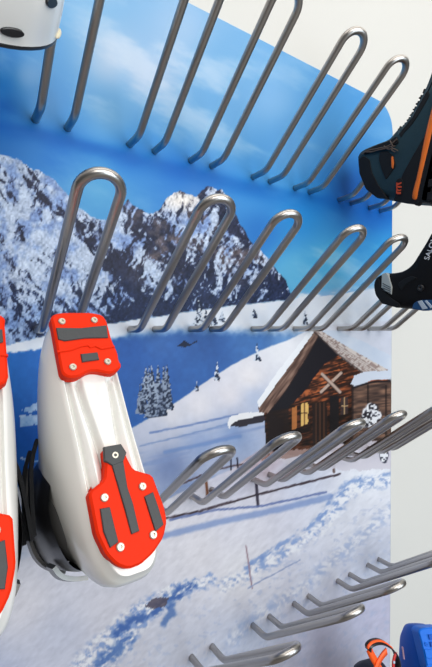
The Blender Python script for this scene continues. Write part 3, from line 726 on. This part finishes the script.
sk.patch('support_stripe', [(419,301.5),(423,300.4),(429,308.5),(424,309.6)], M['palepart'], ab, .0085, 0, .0006)
sk.patch('support_stripe', [(426,301),(428,300.4),(434,307),(432,308.5)], M['palepart'], ab, .0085, 0, .0006)
sk.patch('seam_panel', [(398,284),(404,279),(412,276),(418,278),(412,281),(406,285),(402,291)], M['charcoal'], kb, .0025, 1)
bm = bmesh.new(); disc(bm, sk.pt(421, 288, 0), (-1, 0, 0), .010, .005); finish('pivot', bm, M['black'], kb)
slab('sole', [(436,309),(440,290),(446,262),(454,236),(462,220),(468,216),(470,226),(462,256),(454,290),(449,311),(440,312)], M['charcoal'], bK+.003, kb, sk, .006)
cu_ = bpy.data.curves.new('lettering', 'FONT'); cu_.body = 'SALOMON'; cu_.size = 1; cu_.extrude = .02; cu_.align_x = 'LEFT'
to = bpy.data.objects.new('t', cu_); C.objects.link(to)
bpy.context.view_layer.update(); tme = bpy.data.meshes.new_from_object(to.evaluated_get(bpy.context.evaluated_depsgraph_get())); bpy.data.objects.remove(to)
pA = sk.pt(428.8, 260.5, .001); pB = sk.pt(441.8, 225, .001); ex_ = (pB-pA); LN = ex_.length; ex_.normalize(); ey_ = Vector((-1, 0, 0)).cross(ex_)
wd = max(v.co.x for v in tme.vertices); ht = max(v.co.y for v in tme.vertices); hgt = .0155
for v in tme.vertices:
    v.co = (pA+ex_*(v.co.x/wd*LN)+ey_*(v.co.y/ht*hgt)+Vector((-1, 0, 0))*(v.co.z*.03+.001))*S
tme.name = 'lettering'; link('lettering', tme, M['whitetext'], kb, False)

# black boot with orange straps, bottom right, beside the blue one
oS = Vector(OB[:3])
sb_ = thing('strapped_boot', 'black boot with crossed orange straps and a pull loop, left of the blue boot', 'boot', oS)
eu, ev, en = obas
F = lambda u, v, n: eu*u+ev*v+en*n
bm = bmesh.new()
lv = [(.0, .012, .33, .030, .030, .036), (.012, .0, .345, .042, .038, .046), (.05, -.004, .35, .048, .046, .050), (.09, .006, .35, .044, .05, .05), (.12, .05, .345, .044, .05, .05), (.16, .12, .34, .046, .05, .05), (.25, .15, .345, .052, .055, .052), (.30, .15, .35, .054, .057, .054)]
rg = [ring(a, b, c, d, e, 0, h) for h, a, b, c, d, e in lv]
R = loft(bm, rg, F); bm.faces.new(R[0][::-1]); finish('upper', bm, M['navy'], sb_)
bm = bmesh.new(); rg = [ring(.145, .353, .056, .059, .056, 0, .22), ring(.145, .353, .058, .061, .058, 0, .26), ring(.148, .352, .057, .060, .057, 0, .31)]
loft(bm, rg, F); finish('cuff', bm, M['black'], sb_)
bm = bmesh.new(); rg = [ring(.155, .34, .050, .052, .050, 0, .305), ring(.155, .34, .046, .05, .046, 0, .2), ring(.06, .33, .04, .04, .04, 0, .03)]
R = loft(bm, rg, F); bm.faces.new(R[-1]); finish('liner', bm, M['lining'], sb_)
def pl(px, py, off): # a point over the boot: pixel onto a plane along its toe
    return hit(px, py, oS+Vector((0, -.03+off, 0)), Vector((0, 1, 0)))-oS
vw = (oS-EYE).normalized()
bm = bmesh.new(); ribbon(bm, [pl(*p, 0) for p in ((369,649),(371.5,655),(375,661),(379,668),(383,678),(386,690))], (1, 0, .5), .018, .004); finish('strap', bm, M['strap'], sb_)
bm = bmesh.new(); ribbon(bm, [pl(*p, -.004) for p in ((386.5,651),(382,656),(378,663),(375,671),(373,682))], (1, 0, -.3), .018, .004); finish('strap', bm, M['strap'], sb_)
bm = bmesh.new(); ribbon(bm, [pl(*p, .0) for p in ((368.5,650),(368,646),(372,642.5),(379,641),(386,643.5),(392,648.5),(396,654),(398,662),(398,672))], (0, -1, -.35), .018, .003); finish('pull_loop', bm, M['black'], sb_)
bm = bmesh.new(); ribbon(bm, [pl(*p, -.012) for p in ((367.6,648.5),(368.5,645.5),(372.5,641.8),(379,640.2),(386,642.6),(392,647.6))], (0, -1, -.35), .006, .002); finish('loop_edge', bm, M['strap'], sb_)
bm = bmesh.new(); ribbon(bm, [pl(*p, -.006) for p in ((396,652),(394,658),(393,664),(394,674))], (1, 0, .2), .008, .004); finish('trim', bm, M['red'], sb_)
bm = bmesh.new(); disc(bm, pl(393.6, 662, -.012), (0, -1, 0), .0035, .003); finish('rivet', bm, M['palepart'], sb_)

# ---- marks on the blue boot: raised tread blocks on its toe pad, a small pink and white tag on its side
F = lambda u, v, n: bbas[0]*u+bbas[1]*v+bbas[2]*n
frb = (Vector((0, 0, 0)), *bbas)
for u0 in (.000, .018):
    for k, v0 in enumerate((-.026, -.012, .002, .016, .028)):
        bm = bmesh.new(); prism(bm, [(u0, v0), (u0+.012, v0), (u0+.012, v0+.010), (u0, v0+.010)], frb, .036, .046, .0012); finish('tread_block', bm, M['blueshell'], bboot, True, 40)
bm = bmesh.new(); ribbon(bm, [F(.045, -.0725, -.050), F(.060, -.0735, -.050), F(.076, -.0745, -.050)], bbas[2], .006, .003); finish('side_tag', bm, M['pinktag'], bboot, True, 40)

# ---------------------------------------------------------------- camera, light
cam = bpy.data.cameras.new('camera'); co_ = bpy.data.objects.new('camera', cam); C.objects.link(co_)
cam.sensor_fit = 'VERTICAL'; cam.sensor_height = 36; cam.lens = Q['f']*36/667; cam.clip_start = .01
co_.matrix_world = Matrix.Translation(world(EYE)) @ Matrix((rt, up, -fw)).transposed().to_4x4()
sc.camera = co_
def area(name, loc, target, size, sizey, power, colr):
    l = bpy.data.lights.new(name, 'AREA'); l.shape = 'RECTANGLE'; l.size = size; l.size_y = sizey; l.energy = power; l.color = colr
    o = bpy.data.objects.new(name, l); C.objects.link(o); o.location = world(loc)
    d = world(target)-world(loc); o.rotation_euler = d.to_track_quat('-Z', 'Y').to_euler(); return o
area('ceiling_and_fill_light', (.9, -3.8, 1.5), (.9, 0, -.5), 3.4, 1.4, 72, (1, .97, .93))  # added frontal fill that evens the wall brightness, no lamp seen there
area('ceiling_and_fill_light', (.9, -1.0, 2.3), (.9, -.3, -.6), 3.4, .3, 15, (1, .95, .88))
area('cool_fill_light', (2.6, -4.6, -.5), (1., 0, -.6), 2.4, 2.2, 82, (.78, .91, 1))  # added cool fill for the lower wall, not an actual window
w = bpy.data.worlds.new('world'); sc.world = w; w.use_nodes = True; nt = w.node_tree; bg = nt.nodes['Background']
tc = nt.nodes.new('ShaderNodeTexCoord'); sp = nt.nodes.new('ShaderNodeSeparateXYZ'); rp = nt.nodes.new('ShaderNodeValToRGB'); mr = nt.nodes.new('ShaderNodeMapRange')
mr.inputs[1].default_value = -1; nt.links.new(tc.outputs['Generated'], sp.inputs[0]); nt.links.new(sp.outputs['Z'], mr.inputs[0]); nt.links.new(mr.outputs[0], rp.inputs[0]); nt.links.new(rp.outputs[0], bg.inputs[0])
e = rp.color_ramp.elements; e[0].position = 0; e[0].color = (.07, .07, .075, 1); e[1].position = 1; e[1].color = (1.1, 1.07, 1.02, 1)
n_ = e.new(.5); n_.color = (.10, .10, .105, 1); n_ = e.new(.64); n_.color = (.32, .32, .32, 1)
bg.inputs[1].default_value = .9
sc.view_settings.view_transform = 'Standard'; sc.view_settings.look = 'None'; sc.view_settings.gamma = 1; sc.view_settings.use_curve_mapping = False
sc.view_settings.exposure = -0.06
